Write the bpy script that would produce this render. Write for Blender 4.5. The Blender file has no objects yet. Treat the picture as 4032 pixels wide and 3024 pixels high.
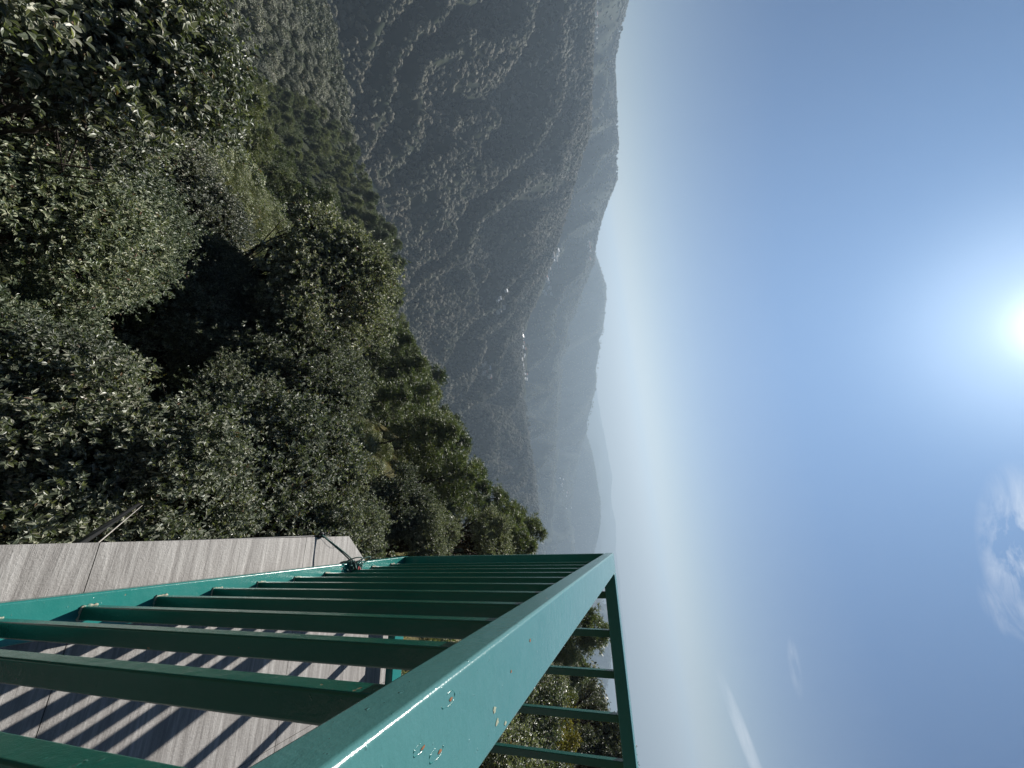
import bpy, math, random
import numpy as np
from mathutils import Vector, Matrix

# ------------------------------------------------------------------ camera, sky, sun, exposure
scene = bpy.context.scene
COL = scene.collection
cam_d = bpy.data.cameras.new("camera"); cam = bpy.data.objects.new("camera", cam_d); COL.objects.link(cam)
scene.camera = cam
F_PX = 1514.0
cam_d.sensor_fit = 'HORIZONTAL'; cam_d.sensor_width = 36.0; cam_d.lens = F_PX / 4032 * 36
cam_d.clip_start = 0.02; cam_d.clip_end = 60000
# the phone is held sideways over a balcony rail: world Y runs along the rail, Z is up
_Y = np.array([0.33516163, 0.30910907, -0.89001026]); _Y /= np.linalg.norm(_Y)
_Z = np.array([-0.13496619, 0.9538132, 0.2683738]); _Z -= (_Z @ _Y) * _Y; _Z /= np.linalg.norm(_Z)
_X = np.cross(_Y, _Z)
RW = np.array([_X, _Y, _Z])                      # portrait camera axes -> world
a_, b_, c_ = RW[:, 0], RW[:, 1], RW[:, 2]
cam.matrix_world = Matrix(((b_[0], -a_[0], c_[0], 0), (b_[1], -a_[1], c_[1], 0), (b_[2], -a_[2], c_[2], 0), (0, 0, 0, 1)))

HAZE = 0.0002
SUN_EL, SUN_AZ = 39.7, -19.8                     # azimuth from +Y towards +X
sun_d = bpy.data.lights.new("sun", 'SUN'); sun = bpy.data.objects.new("sun", sun_d); COL.objects.link(sun)
sun_d.energy = 5.0; sun_d.angle = math.radians(0.5); sun_d.color = (1.0, 0.95, 0.88)
sv = Vector((math.cos(math.radians(SUN_EL)) * math.sin(math.radians(SUN_AZ)), math.cos(math.radians(SUN_EL)) * math.cos(math.radians(SUN_AZ)), math.sin(math.radians(SUN_EL))))
sun.rotation_euler = sv.to_track_quat('Z', 'Y').to_euler()

world = bpy.data.worlds.new("World"); scene.world = world; world.use_nodes = True
wn, wl = world.node_tree.nodes, world.node_tree.links
wn.clear()
w_out = wn.new('ShaderNodeOutputWorld'); w_bg = wn.new('ShaderNodeBackground'); w_bg.inputs[1].default_value = 0.052
sky = wn.new('ShaderNodeTexSky'); sky.sky_type = 'NISHITA'; sky.sun_disc = False
sky.sun_elevation = math.radians(SUN_EL); sky.sun_rotation = math.radians(SUN_AZ)
sky.altitude = 1800; sky.air_density = 1.0; sky.dust_density = 0.9; sky.ozone_density = 1.6
# thin wisps of cloud, laid out by compass bearing and height
tc = wn.new('ShaderNodeTexCoord')
def W(t, **k):
    n = wn.new(t)
    for a, b in k.items(): setattr(n, a, b)
    return n
def wmath(op, a, b=None, clamp=False):
    n = W('ShaderNodeMath', operation=op); n.use_clamp = clamp
    for i, v in enumerate((a, b)):
        if v is None: continue
        if isinstance(v, (int, float)): n.inputs[i].default_value = v
        else: wl.new(v, n.inputs[i])
    return n.outputs[0]
def wispy(d0, u, v, half_u, half_v, scale, stretch, thr, seed):
    """mask of a wisp round direction d0, long axis u, across v (world vectors)"""
    vm = W('ShaderNodeVectorMath', operation='DOT_PRODUCT'); wl.new(tc.outputs['Generated'], vm.inputs[0]); vm.inputs[1].default_value = u
    vn = W('ShaderNodeVectorMath', operation='DOT_PRODUCT'); wl.new(tc.outputs['Generated'], vn.inputs[0]); vn.inputs[1].default_value = v
    vd = W('ShaderNodeVectorMath', operation='DOT_PRODUCT'); wl.new(tc.outputs['Generated'], vd.inputs[0]); vd.inputs[1].default_value = d0
    pu = wmath('DIVIDE', vm.outputs['Value'], half_u); pv = wmath('DIVIDE', vn.outputs['Value'], half_v)
    r2 = wmath('ADD', wmath('MULTIPLY', pu, pu), wmath('MULTIPLY', pv, pv))
    fall = wmath('SUBTRACT', 1.0, r2, True)
    front = wmath('GREATER_THAN', vd.outputs['Value'], 0.0)
    cx = W('ShaderNodeCombineXYZ'); wl.new(wmath('MULTIPLY', vm.outputs['Value'], scale / stretch), cx.inputs[0]); wl.new(wmath('MULTIPLY', vn.outputs['Value'], scale), cx.inputs[1]); cx.inputs[2].default_value = seed
    nz = W('ShaderNodeTexNoise'); nz.inputs['Scale'].default_value = 1; nz.inputs['Detail'].default_value = 7; nz.inputs['Roughness'].default_value = .62; nz.inputs['Distortion'].default_value = .6
    wl.new(cx.outputs[0], nz.inputs['Vector'])
    n = wmath('MULTIPLY', wmath('SUBTRACT', nz.outputs['Fac'], thr), 3.2, True)
    return wmath('MULTIPLY', wmath('MULTIPLY', n, wmath('POWER', fall, 1.1)), front)
def wdir(V, U):
    d = RW @ np.array([(U - 1512) / F_PX, (V - 2016) / F_PX, -1.]); return d / np.linalg.norm(d)
def wisp_from(p0, p1, half_w, **k):
    a, b = wdir(*p0), wdir(*p1); d0 = a + b; d0 /= np.linalg.norm(d0)
    u = b - a; L = np.linalg.norm(u) / 2; u /= np.linalg.norm(u); v = np.cross(d0, u); v /= np.linalg.norm(v)
    return wispy(tuple(d0), tuple(u), tuple(v), L, half_w, **k)
masks = [wisp_from((2820, 2620), (3070, 3260), .012, scale=44, stretch=7, thr=.36, seed=3.1),
         wisp_from((3110, 2500), (3150, 2760), .010, scale=40, stretch=5, thr=.42, seed=8.1),
         wisp_from((4010, 1800), (4110, 2560), .055, scale=24, stretch=2.4, thr=.42, seed=1.7),
         wisp_from((3900, 2250), (4060, 2560), .03, scale=34, stretch=3, thr=.40, seed=6.2)]
tot = masks[0]
for i, m_ in enumerate(masks[1:]): tot = wmath('MAXIMUM', tot, wmath('MULTIPLY', m_, (.5, 1, .5)[i]))
# the camera's cool daylight balance, and the bright aureole round the sun in dusty air
tint = W('ShaderNodeMix', data_type='RGBA', blend_type='MULTIPLY'); tint.inputs[0].default_value = 1; wl.new(sky.outputs[0], tint.inputs[6]); 
sz_ = W('ShaderNodeSeparateXYZ'); wl.new(tc.outputs['Generated'], sz_.inputs[0])
rz_ = W('ShaderNodeValToRGB'); wl.new(sz_.outputs[2], rz_.inputs[0]); e_ = rz_.color_ramp.elements
e_[0].position = .0; e_[0].color = (.80, .69, .61, 1); e_[1].position = .34; e_[1].color = (.33, .44, .58, 1)
wl.new(rz_.outputs[0], tint.inputs[7])
sd_ = W('ShaderNodeVectorMath', operation='DOT_PRODUCT'); wl.new(tc.outputs['Generated'], sd_.inputs[0]); sd_.inputs[1].default_value = tuple(sv)
cs = wmath('MAXIMUM', sd_.outputs['Value'], 0.0)
def lobe(p_, k_, col_, prev):
    h_ = wmath('MULTIPLY', wmath('POWER', cs, p_), k_)
    a1 = W('ShaderNodeMix', data_type='RGBA', blend_type='MULTIPLY'); a1.inputs[0].default_value = 1; wl.new(h_, a1.inputs[6]); a1.inputs[7].default_value = (*col_, 1)
    a2 = W('ShaderNodeMix', data_type='RGBA', blend_type='ADD'); a2.inputs[0].default_value = 1; wl.new(prev, a2.inputs[6]); wl.new(a1.outputs[2], a2.inputs[7]); return a2.outputs[2]
skyc = lobe(6.5, 3.9, (.46, .84, 1.38), tint.outputs[2]); skyc = lobe(85.0, 5.5, (.85, .97, 1.0), skyc); skyc = lobe(900.0, 14.0, (1, 1, .97), skyc)
mx = W('ShaderNodeMix', data_type='RGBA'); wl.new(wmath('MULTIPLY', tot, .85), mx.inputs[0]); wl.new(skyc, mx.inputs[6]); mx.inputs[7].default_value = (10.5, 11.0, 11.6, 1)
wl.new(mx.outputs[2], w_bg.inputs[0]); wl.new(w_bg.outputs[0], w_out.inputs[0])

vs = scene.view_settings
vs.view_transform = 'Standard'; vs.look = 'None'; vs.exposure = 0.7; vs.gamma = 1.0; vs.use_curve_mapping = False
scene.cycles.volume_bounces = 0
scene.cycles.max_bounces = 6; scene.cycles.transparent_max_bounces = 4; scene.cycles.diffuse_bounces = 1; scene.cycles.glossy_bounces = 3
scene.cycles.use_denoising = True
scene.cycles.sample_clamp_indirect = 4.0

rng = np.random.default_rng(7)
random.seed(7)

# ------------------------------------------------------------------ helpers
def mesh_np(name, V, faces, mats=(), smooth=False, fmat=None):
    """faces: list of (n,k) int arrays"""
    me = bpy.data.meshes.new(name)
    V = np.ascontiguousarray(V, dtype=np.float32)
    faces = [np.asarray(f, dtype=np.int32) for f in (faces if isinstance(faces, list) else [faces]) if len(f)]
    idx = np.concatenate([f.ravel() for f in faces]); sizes = np.concatenate([np.full(len(f), f.shape[1], np.int32) for f in faces])
    starts = np.concatenate([[0], np.cumsum(sizes)[:-1]]).astype(np.int32)
    me.vertices.add(len(V)); me.vertices.foreach_set('co', V.ravel())
    me.loops.add(len(idx)); me.loops.foreach_set('vertex_index', idx)
    me.polygons.add(len(sizes)); me.polygons.foreach_set('loop_start', starts)
    if fmat is not None: me.polygons.foreach_set('material_index', np.asarray(fmat, np.int32))
    me.polygons.foreach_set('use_smooth', np.full(len(sizes), smooth))
    me.update(calc_edges=True); me.validate()
    for m in mats: me.materials.append(m)
    return me
def link(name, me, parent=None):
    o = bpy.data.objects.new(name, me); COL.objects.link(o)
    if parent is not None: o.parent = parent
    return o
def tag(o, label=None, cat=None, group=None, kind=None):
    if label: o['label'] = label
    if cat: o['category'] = cat
    if group: o['group'] = group
    if kind: o['kind'] = kind
    return o
def empty(name, loc=(0, 0, 0), rz=0):
    o = bpy.data.objects.new(name, None); COL.objects.link(o); o.location = loc; o.rotation_euler = (0, 0, rz); o.empty_display_size = .1
    return o
class MB:
    def __init__(s): s.v = []; s.f = {3: [], 4: []}; s.n = 0
    def add(s, V, F):
        V = np.asarray(V, float); F = np.asarray(F, int); s.v.append(V); s.f[F.shape[1]].append(F + s.n); s.n += len(V)
    def box(s, x0, x1, y0, y1, z0, z1, M=None):
        V = np.array([(x, y, z) for x in (x0, x1) for y in (y0, y1) for z in (z0, z1)], float)
        if M is not None: V = V @ np.asarray(M)[:3, :3].T + np.asarray(M)[:3, 3]
        s.add(V, [(0, 1, 3, 2), (4, 6, 7, 5), (0, 4, 5, 1), (2, 3, 7, 6), (0, 2, 6, 4), (1, 5, 7, 3)])
    def tube(s, P, R, k=6):
        P = np.asarray(P, float); R = np.broadcast_to(np.asarray(R, float), (len(P),))
        T = np.gradient(P, axis=0); T /= np.linalg.norm(T, axis=1)[:, None] + 1e-9
        ref = np.array([0.31, .17, .93]); A = np.cross(T, ref); A /= np.linalg.norm(A, axis=1)[:, None] + 1e-9; B = np.cross(T, A)
        t = np.arange(k) / k * 2 * np.pi
        V = (P[:, None] + R[:, None, None] * (np.cos(t)[None, :, None] * A[:, None] + np.sin(t)[None, :, None] * B[:, None])).reshape(-1, 3)
        i = np.arange(len(P) - 1)[:, None] * k; j = np.arange(k)[None]; j2 = (j + 1) % k
        Fq = np.stack([i + j, i + j2, i + k + j2, i + k + j], -1).reshape(-1, 4)
        s.add(V, Fq)
        n = s.n
        s.add(P[[0, -1]], np.zeros((0, 3), int))
        c = np.array([(n, n - len(V) + (q + 1) % k, n - len(V) + q) for q in range(k)] + [(n + 1, n - k + q, n - k + (q + 1) % k) for q in range(k)])
        s.f[3].append(c)
    def mesh(s, name, mats, smooth=False):
        fs = [np.concatenate(s.f[k]) for k in (4, 3) if len(s.f[k]) and sum(len(q) for q in s.f[k])]
        return mesh_np(name, np.concatenate(s.v), fs, mats, smooth)
    def build(s, name, mats, parent=None, smooth=False):
        return link(name, s.mesh(name, mats, smooth), parent)
def bevel(o, w, seg=3):
    m = o.modifiers.new('bevel', 'BEVEL'); m.width = w; m.segments = seg; m.limit_method = 'ANGLE'; m.harden_normals = True
    for p in o.data.polygons: p.use_smooth = True
    return o

# value noise
def _hash(ix, iy, s):
    h = (ix.astype(np.int64) * 374761393 + iy.astype(np.int64) * 668265263 + s * 1442695041) & 0xffffffff
    h = ((h ^ (h >> 13)) * 1274126177) & 0xffffffff
    return ((h ^ (h >> 16)) & 0xffff) / 65535.0
def vnoise(x, y, s=0):
    ix, iy = np.floor(x), np.floor(y); fx, fy = x - ix, y - iy; fx = fx * fx * (3 - 2 * fx); fy = fy * fy * (3 - 2 * fy)
    a, b, c, d = _hash(ix, iy, s), _hash(ix + 1, iy, s), _hash(ix, iy + 1, s), _hash(ix + 1, iy + 1, s)
    return (a * (1 - fx) + b * fx) * (1 - fy) + (c * (1 - fx) + d * fx) * fy
def fbm(x, y, o=4, s=0):
    t = 0; a = .5
    for k in range(o): t = t + a * (vnoise(x, y, s + k) - .5); x = x * 2.03; y = y * 2.03; a *= .5
    return t * 2

# ------------------------------------------------------------------ materials
def mat(name, base=(.5, .5, .5), rough=.6, spec=.5):
    m = bpy.data.materials.new(name); m.use_nodes = True; p = m.node_tree.nodes['Principled BSDF']
    p.inputs['Base Color'].default_value = (*base, 1); p.inputs['Roughness'].default_value = rough; p.inputs['Specular IOR Level'].default_value = spec
    return m
class NT:
    def __init__(s, m): s.m = m; s.n = m.node_tree.nodes; s.l = m.node_tree.links; s.p = s.n['Principled BSDF']; s.out = s.n['Material Output']
    def new(s, t, **k):
        n = s.n.new(t)
        for a, b in k.items(): setattr(n, a, b)
        return n
    def noise(s, scale, detail=4, rough=.6, vec=None, dist=0):
        n = s.new('ShaderNodeTexNoise'); n.inputs['Scale'].default_value = scale; n.inputs['Detail'].default_value = detail; n.inputs['Roughness'].default_value = rough; n.inputs['Distortion'].default_value = dist
        if vec is not None: s.l.new(vec, n.inputs['Vector'])
        return n.outputs['Fac']
    def ramp(s, fac, stops):
        r = s.new('ShaderNodeValToRGB'); s.l.new(fac, r.inputs[0]); e = r.color_ramp.elements
        while len(e) < len(stops): e.new(.5)
        for q, (p, c) in zip(e, stops): q.position = p; q.color = (*c, 1) if len(c) == 3 else c
        return r.outputs[0]
    def mix(s, f, a, b, blend='MIX'):
        n = s.new('ShaderNodeMix', data_type='RGBA', blend_type=blend)
        for i, v in ((0, f), (6, a), (7, b)):
            if isinstance(v, (int, float)): n.inputs[i].default_value = v
            elif isinstance(v, tuple): n.inputs[i].default_value = (*v, 1)
            else: s.l.new(v, n.inputs[i])
        return n.outputs[2]
    def math(s, op, a, b=0.0, clamp=False):
        n = s.new('ShaderNodeMath', operation=op); n.use_clamp = clamp
        for i, v in enumerate((a, b)):
            if isinstance(v, (int, float)): n.inputs[i].default_value = v
            else: s.l.new(v, n.inputs[i])
        return n.outputs[0]
    def obj(s, scale=(1, 1, 1)):
        t = s.new('ShaderNodeTexCoord'); mp = s.new('ShaderNodeMapping'); mp.inputs['Scale'].default_value = scale; s.l.new(t.outputs['Object'], mp.inputs[0]); return mp.outputs[0]
    def pos(s, scale=(1, 1, 1)):
        t = s.new('ShaderNodeNewGeometry'); mp = s.new('ShaderNodeMapping'); mp.inputs['Scale'].default_value = scale; s.l.new(t.outputs['Position'], mp.inputs[0]); return mp.outputs[0]
    def bump(s, h, strength, dist):
        b = s.new('ShaderNodeBump'); b.inputs['Strength'].default_value = strength; b.inputs['Distance'].default_value = dist; s.l.new(h, b.inputs['Height']); s.l.new(b.outputs[0], s.p.inputs['Normal'])
    def base(s, c): s.l.new(c, s.p.inputs['Base Color'])

def leaf_mat(name, c0, c1, c2, rough=.38, spec=.5, trans=.22, objvar=.7):
    m = mat(name, c0, rough, spec); t = NT(m)
    g = t.new('ShaderNodeNewGeometry')
    col = t.ramp(g.outputs['Random Per Island'], [(0, c0), (.5, c1), (.90, c2), (.982, tuple(min(1, 1.25 * v) for v in c2)), (.988, (.17, .12, .06)), (1, (.12, .08, .045))])
    oi = t.new('ShaderNodeObjectInfo')
    v = t.math('ADD', t.math('MULTIPLY', oi.outputs['Random'], objvar), 1 - objvar / 2)
    hs = t.new('ShaderNodeHueSaturation'); t.l.new(v, hs.inputs['Value']); t.l.new(col, hs.inputs['Color'])
    hs.inputs['Saturation'].default_value = 1
    t.l.new(t.math('ADD', t.math('MULTIPLY', oi.outputs['Random'], -.05), .52), hs.inputs['Hue'])
    t.base(hs.outputs[0])
    t.p.inputs['Coat Weight'].default_value = .15 * min(1, spec); t.p.inputs['Coat Roughness'].default_value = .3
    tr = t.new('ShaderNodeBsdfTranslucent'); t.l.new(t.mix(1.0, hs.outputs[0], (1.3, 1.5, .5), 'MULTIPLY'), tr.inputs[0])
    ms = t.new('ShaderNodeMixShader'); ms.inputs[0].default_value = trans
    t.l.new(t.p.outputs[0], ms.inputs[1]); t.l.new(tr.outputs[0], ms.inputs[2]); t.l.new(ms.outputs[0], t.out.inputs[0])
    return m
M_oak = leaf_mat('oak_leaves', (.042, .060, .034), (.11, .132, .082), (.29, .295, .235), .50, 1.0, .2)
M_oak2 = leaf_mat('shrub_leaves', (.045, .072, .040), (.100, .132, .078), (.22, .24, .16), .52, 1.0, .16)
M_oakd = leaf_mat('far_oak_leaves', (.045, .060, .038), (.095, .115, .075), (.22, .22, .16), .55, 1.0, .14)
M_under = leaf_mat('scrub_leaves', (.05, .07, .035), (.085, .112, .055), (.18, .19, .10), .6, .6)
M_wood = leaf_mat('grey_wood_leaves', (.045, .058, .038), (.10, .115, .078), (.19, .19, .14), .75, .5, .15)
M_pine = leaf_mat('pine_needles', (.036, .060, .026), (.090, .124, .048), (.19, .205, .09), .5, .8, .2)
M_autumn = leaf_mat('yellowing_leaves', (.10, .10, .02), (.14, .14, .03), (.2, .18, .05), .5, .3, .25)
M_bark = mat('bark', (.055, .045, .038), .9, .2); t = NT(M_bark); f_ = t.noise(9, 5, .65, t.obj((1, 1, .25))); t.base(t.ramp(f_, [(.3, (.022, .018, .016)), (.6, (.07, .058, .048)), (.8, (.14, .125, .11))])); t.bump(f_, .6, .03)
def forest_far(name, a, b, c):
    m = mat(name, a, .7, .4); t = NT(m); g = t.new('ShaderNodeNewGeometry')
    big_ = t.ramp(t.noise(.0085, 4, .6, t.pos()), [(.42, (0, 0, 0)), (.62, (1, 1, 1))])
    n = t.noise(1.1, 5, .7, t.pos()); col = t.ramp(g.outputs['Random Per Island'], [(0, a), (.5, b), (1, c)])
    col = t.mix(t.math('MULTIPLY', big_, .55), col, (.20, .155, .11)); t.base(t.mix(.5, col, t.ramp(n, [(.35, (.03, .04, .024)), (.65, (.19, .185, .125))]))); t.bump(n, .8, 1.0)
    tr = t.new('ShaderNodeBsdfTranslucent'); tr.inputs[0].default_value = (.16, .19, .08, 1); ms = t.new('ShaderNodeMixShader'); ms.inputs[0].default_value = .2
    t.l.new(t.p.outputs[0], ms.inputs[1]); t.l.new(tr.outputs[0], ms.inputs[2]); t.l.new(ms.outputs[0], t.out.inputs[0])
    return m
M_far = forest_far('distant_foliage', (.05, .064, .038), (.10, .108, .066), (.17, .145, .105))

# ------------------------------------------------------------------ terrain
# control lines: bearing (deg), distance (m), height (m, camera = 0)
LINES = [
 [(-180, 0.01, -10), (180, 0.01, -10)],
 [(-180, 6, -9), (-90, 6, -11), (-40, 6, -12), (-10, 6, -11), (15, 6, -8), (30, 6, -7), (90, 6, -5), (180, 6, -9)],
 [(-180, 15, -2), (-110, 15, -10), (-80, 15, -17), (-50, 15, -18), (-20, 15, -17), (0, 15, -13), (12, 15, -9.5), (30, 15, -6.5), (90, 15, -3), (180, 15, -2)],
 [(-180, 40, 15), (-110, 40, -20), (-80, 40, -35), (-60, 40, -35), (-40, 40, -34), (-20, 40, -31), (-5, 40, -24), (5, 38, -18), (15, 36, -12.5), (30, 40, -10), (90, 40, 5), (180, 40, 15)],
 [(-180, 150, 70), (-110, 150, -40), (-80, 150, -127), (-70, 145, -124), (-60, 130, -109), (-48, 112, -91), (-35, 78, -62), (-20, 56, -41), (-10, 48, -30), (0, 42, -22), (10, 41, -16), (20, 55, -14), (30, 70, -12), (90, 100, 30), (180, 150, 70)],
 [(-180, 480, 150), (-110, 480, -80), (-85, 480, -210), (-72, 480, -217), (-65, 400, -203), (-59, 310, -174), (-53, 235, -133), (-48, 175, -99), (-35, 112, -77), (-24, 82, -54), (-11, 62, -33), (0, 47, -21), (10, 46, -17.5), (20, 75, -14), (30, 90, -12), (90, 300, 80), (180, 480, 150)],
 [(-180, 700, 150), (-110, 640, -200), (-85, 600, -300), (-72, 590, -310), (-59, 430, -290), (-48, 300, -240), (-35, 240, -220), (-24, 210, -210), (-11, 180, -180), (0, 150, -120), (9, 150, -80), (13, 220, -50), (17, 260, -46), (22, 270, -42), (30, 270, -30), (90, 500, 60), (180, 700, 150)],
 [(-180, 900, 100), (-110, 700, -300), (-85, 680, -370), (-60, 690, -390), (-48, 720, -425), (-30, 820, -480), (-18, 920, -490), (-7, 1000, -490), (5, 1000, -480), (20, 900, -330), (90, 800, -100), (180, 900, 100)],
 [(-180, 1300, 150), (-110, 1100, 80), (-90, 1100, 60), (-64, 1100, 44), (-58, 1105, 22), (-53, 1120, 2), (-45.5, 1150, -80), (-40, 1165, -140), (-36.5, 1180, -190), (-33, 1190, -240), (-30, 1200, -286), (-24, 1250, -320), (-18.4, 1300, -352), (-7, 1450, -372), (-1.6, 1500, -380), (5, 1600, -430), (20, 1600, -450), (90, 1500, 0), (180, 1300, 150)],
 [(-180, 1800, 0), (-110, 1650, -60), (-64, 1600, -80), (-45, 1700, -300), (-30, 1800, -560), (-18, 1900, -700), (0, 2000, -800), (20, 2000, -600), (90, 1900, -100), (180, 1800, 0)],
 [(-180, 2400, 300), (-110, 2200, 350), (-90, 2200, 330), (-68, 2260, 262), (-63, 2300, 228), (-60.5, 2330, 190), (-58.5, 2350, 158), (-55, 2380, 148), (-52, 2400, 143), (-47, 2500, 118), (-45, 2550, 70), (-43, 2600, 10), (-40, 2650, -45), (-37, 2700, -92), (-33, 2750, -215), (-30, 2800, -325), (-27.3, 2900, -370), (-24.5, 3000, -470), (-15, 3050, -560), (-6, 3100, -660), (4, 3100, -800), (20, 3000, -700), (90, 2600, 100), (180, 2400, 300)],
 [(-180, 3000, 100), (-90, 3000, 100), (-50, 3200, -100), (-35, 3400, -400), (-20, 3500, -750), (0, 3500, -900), (20, 3500, -850), (90, 3000, 0), (180, 3000, 100)],
 [(-180, 4000, 300), (-90, 4000, 200), (-45, 4000, -140), (-37, 4000, -70), (-35, 4000, -50), (-33.8, 4000, -38), (-32, 4000, -50), (-30, 4000, -95), (-28, 4000, -125), (-24.4, 4050, -205), (-20, 4080, -282), (-17.2, 4100, -342), (-14, 4100, -430), (-10, 4150, -560), (-3, 4200, -720), (5, 4200, -700), (7.5, 4100, -480), (10, 4000, -385), (13, 4000, -395), (16, 4000, -440), (20, 4000, -560), (30, 4000, -500), (90, 4000, 100), (180, 4000, 300)],
 [(-180, 4400, 100), (-45, 4400, -350), (-20, 4450, -800), (0, 4500, -950), (20, 4500, -900), (180, 4400, 100)],
 [(-180, 4900, 200), (-30, 4900, -700), (-20, 4900, -720), (-14.4, 4900, -572), (-12.4, 4900, -520), (-10, 4900, -492), (-8.2, 4900, -482), (-3.6, 4900, -465), (-1, 4900, -490), (1, 4900, -540), (3.6, 4900, -625), (10, 4900, -780), (30, 4900, -800), (180, 4900, 200)],
 [(-180, 6000, 0), (-20, 6000, -1000), (20, 6000, -1100), (180, 6000, 0)],
 [(-180, 9000, 200), (-40, 9000, -700), (-24, 9000, -840), (-19, 9000, -810), (-17.5, 9000, -755), (-15, 9000, -735), (-12, 9000, -680), (-10.5, 9000, -650), (-8, 9000, -630), (-5.5, 9000, -612), (-3, 9000, -650), (-.5, 9000, -735), (2.6, 9000, -780), (6, 9000, -830), (10, 9000, -870), (14.7, 9000, -930), (30, 9000, -900), (180, 9000, 200)],
 [(-180, 10400, -500), (180, 10400, -1000)],
 [(-180, 12500, -1000), (180, 12500, -1200)],
]
_L = [np.array(l, float) for l in LINES]
_L[8][:, 1] *= 1.25; _L[8][:, 2] *= 1.25; _L[9][:, 1] *= 1.12; _L[10][:, 1] *= 1.0
def H(x, y, detail=True):
    x = np.asarray(x, float); y = np.asarray(y, float)
    az = np.degrees(np.arctan2(x, y)); r = np.hypot(x, y)
    rr = [np.interp(az, l[:, 0], l[:, 1]) for l in _L]; zz = [np.interp(az, l[:, 0], l[:, 2]) for l in _L]
    for k in range(1, len(rr)): rr[k] = np.maximum(rr[k], rr[k - 1] + .5)
    z = np.full(np.shape(r), -1200.0); amp = np.zeros(np.shape(r))
    for k in range(len(rr) - 1):
        t = np.clip((r - rr[k]) / (rr[k + 1] - rr[k]), 0, 1); m = (r >= rr[k]) & (r <= rr[k + 1])
        z = np.where(m, zz[k] + (zz[k + 1] - zz[k]) * t, z)
        amp = np.where(m, np.sin(np.pi * t), amp)
    if detail:
        lr = np.log(np.maximum(r, 1))
        # spurs and gullies running down the far slopes
        ph = az / 9.5 + 4.2 * lr + 1.6 * fbm(az / 9, lr * 4, 3, 11)
        rid = -np.cos(2 * np.pi * ph)
        ph2 = az / 1.7 + 9.0 * lr + 2.2 * fbm(az / 5, lr * 7, 3, 23)
        rid2 = 1 - 2 * np.abs((ph2 % 1) - .5) * 2
        far = np.clip((r - 560) / 200, 0, 1)
        z = z + far * amp * np.minimum(r, 2300) * (.040 * rid + .004 * rid2)
        z = z + np.clip(r / 30, 0, 1) * (.010 * np.minimum(r, 2500)) * fbm(x / (8 + .06 * 0 + 22), y / 30, 4, 3) * np.where(r < 550, 1, .0)
        z = z + np.where(r > 500, 1, 0) * np.minimum(r, 4000) * .0026 * fbm(az / 1.3, lr * 14, 2, 5)
        z = z + .2 * fbm(x / 1.5, y / 1.5, 3, 9) * (r < 30)
    return z
azs = np.concatenate([np.arange(-180, -90, 3.), np.arange(-90, 40, .2), np.arange(40, 180.1, 3.)])
rs = np.concatenate([[0.05], np.geomspace(1.5, 500, 150), np.geomspace(506, 12500, 330)])
A, Rr = np.meshgrid(np.radians(azs), rs, indexing='ij')
TX, TY = Rr * np.sin(A), Rr * np.cos(A); TZ = H(TX, TY)
TZ[0] = TZ[-1]
nA, nR = A.shape; ii = np.arange(nA - 1)[:, None] * nR + np.arange(nR - 1)[None]
Fq = np.stack([ii, ii + 1, ii + nR + 1, ii + nR], -1).reshape(-1, 4)
M_ground = mat('hillside_soil', (.1, .08, .05), .95, .1); t = NT(M_ground)
n1 = t.noise(.05, 6, .65, t.pos()); n2 = t.noise(1.7, 6, .7, t.pos()); n3 = t.noise(.011, 4, .6, t.pos())
ca = t.ramp(n2, [(.3, (.035, .035, .018)), (.5, (.085, .075, .035)), (.62, (.13, .115, .05)), (.75, (.20, .15, .10))])
cb = t.ramp(n2, [(.3, (.015, .022, .012)), (.7, (.05, .06, .03))])
cf = t.ramp(n1, [(.3, (.02, .03, .016)), (.6, (.04, .045, .028)), (.8, (.065, .058, .042))])
g = t.new('ShaderNodeNewGeometry'); ln = t.new('ShaderNodeVectorMath', operation='LENGTH'); t.l.new(g.outputs['Position'], ln.inputs[0])
near = t.math('MULTIPLY', t.math('SUBTRACT', ln.outputs['Value'], 90), 1 / 150, True)
t.base(t.mix(near, t.mix(t.ramp(n1, [(.42, (0, 0, 0)), (.56, (1, 1, 1))]), ca, cb), cf)); t.bump(n2, .7, .15)
me = mesh_np('mountain_slopes', np.stack([TX, TY, TZ], -1).reshape(-1, 3), Fq, [M_ground], True)
tag(link('mountain_slopes', me), kind='structure')
def raygo(V, U, dist=None, zoff=0):
    d = wdir(V, U)
    if dist is not None: return d * dist
    ts = np.geomspace(3, 12000, 4000); P = d[None] * ts[:, None]; h = H(P[:, 0], P[:, 1]) + zoff
    k = np.argmax(P[:, 2] < h); return P[k]

# ------------------------------------------------------------------ balcony deck
FLOOR = -1.247
M_tile = mat('travertine_tiles', (.4, .36, .32), .55, .4); t = NT(M_tile)
vv = t.obj((3.2, 48, 1)); s1 = t.noise(1.0, 9, .78, vv, .5); s2 = t.noise(5, 5, .6, t.obj((1.0, 5, 1))); sp = t.noise(160, 3, .7, t.obj()); big = t.noise(3.2, 3, .5, t.obj())
c = t.ramp(s1, [(.30, (.075, .070, .065)), (.45, (.165, .157, .148)), (.56, (.25, .242, .23)), (.70, (.40, .39, .375))])
c = t.mix(t.math('MULTIPLY', big, .35), c, (.185, .17, .16)); c = t.mix(t.ramp(sp, [(.27, (.6, .6, .6)), (.4, (0, 0, 0))]), c, (.12, .11, .10)); 
t.base(c); t.l.new(t.math('ADD', t.math('MULTIPLY', s2, .35), .35), t.p.inputs['Roughness'])
t.bump(t.math('ADD', s1, t.math('MULTIPLY', sp, .5)), .8, .003)
M_grout = mat('grout', (.10, .09, .085), .9, .2)
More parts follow.
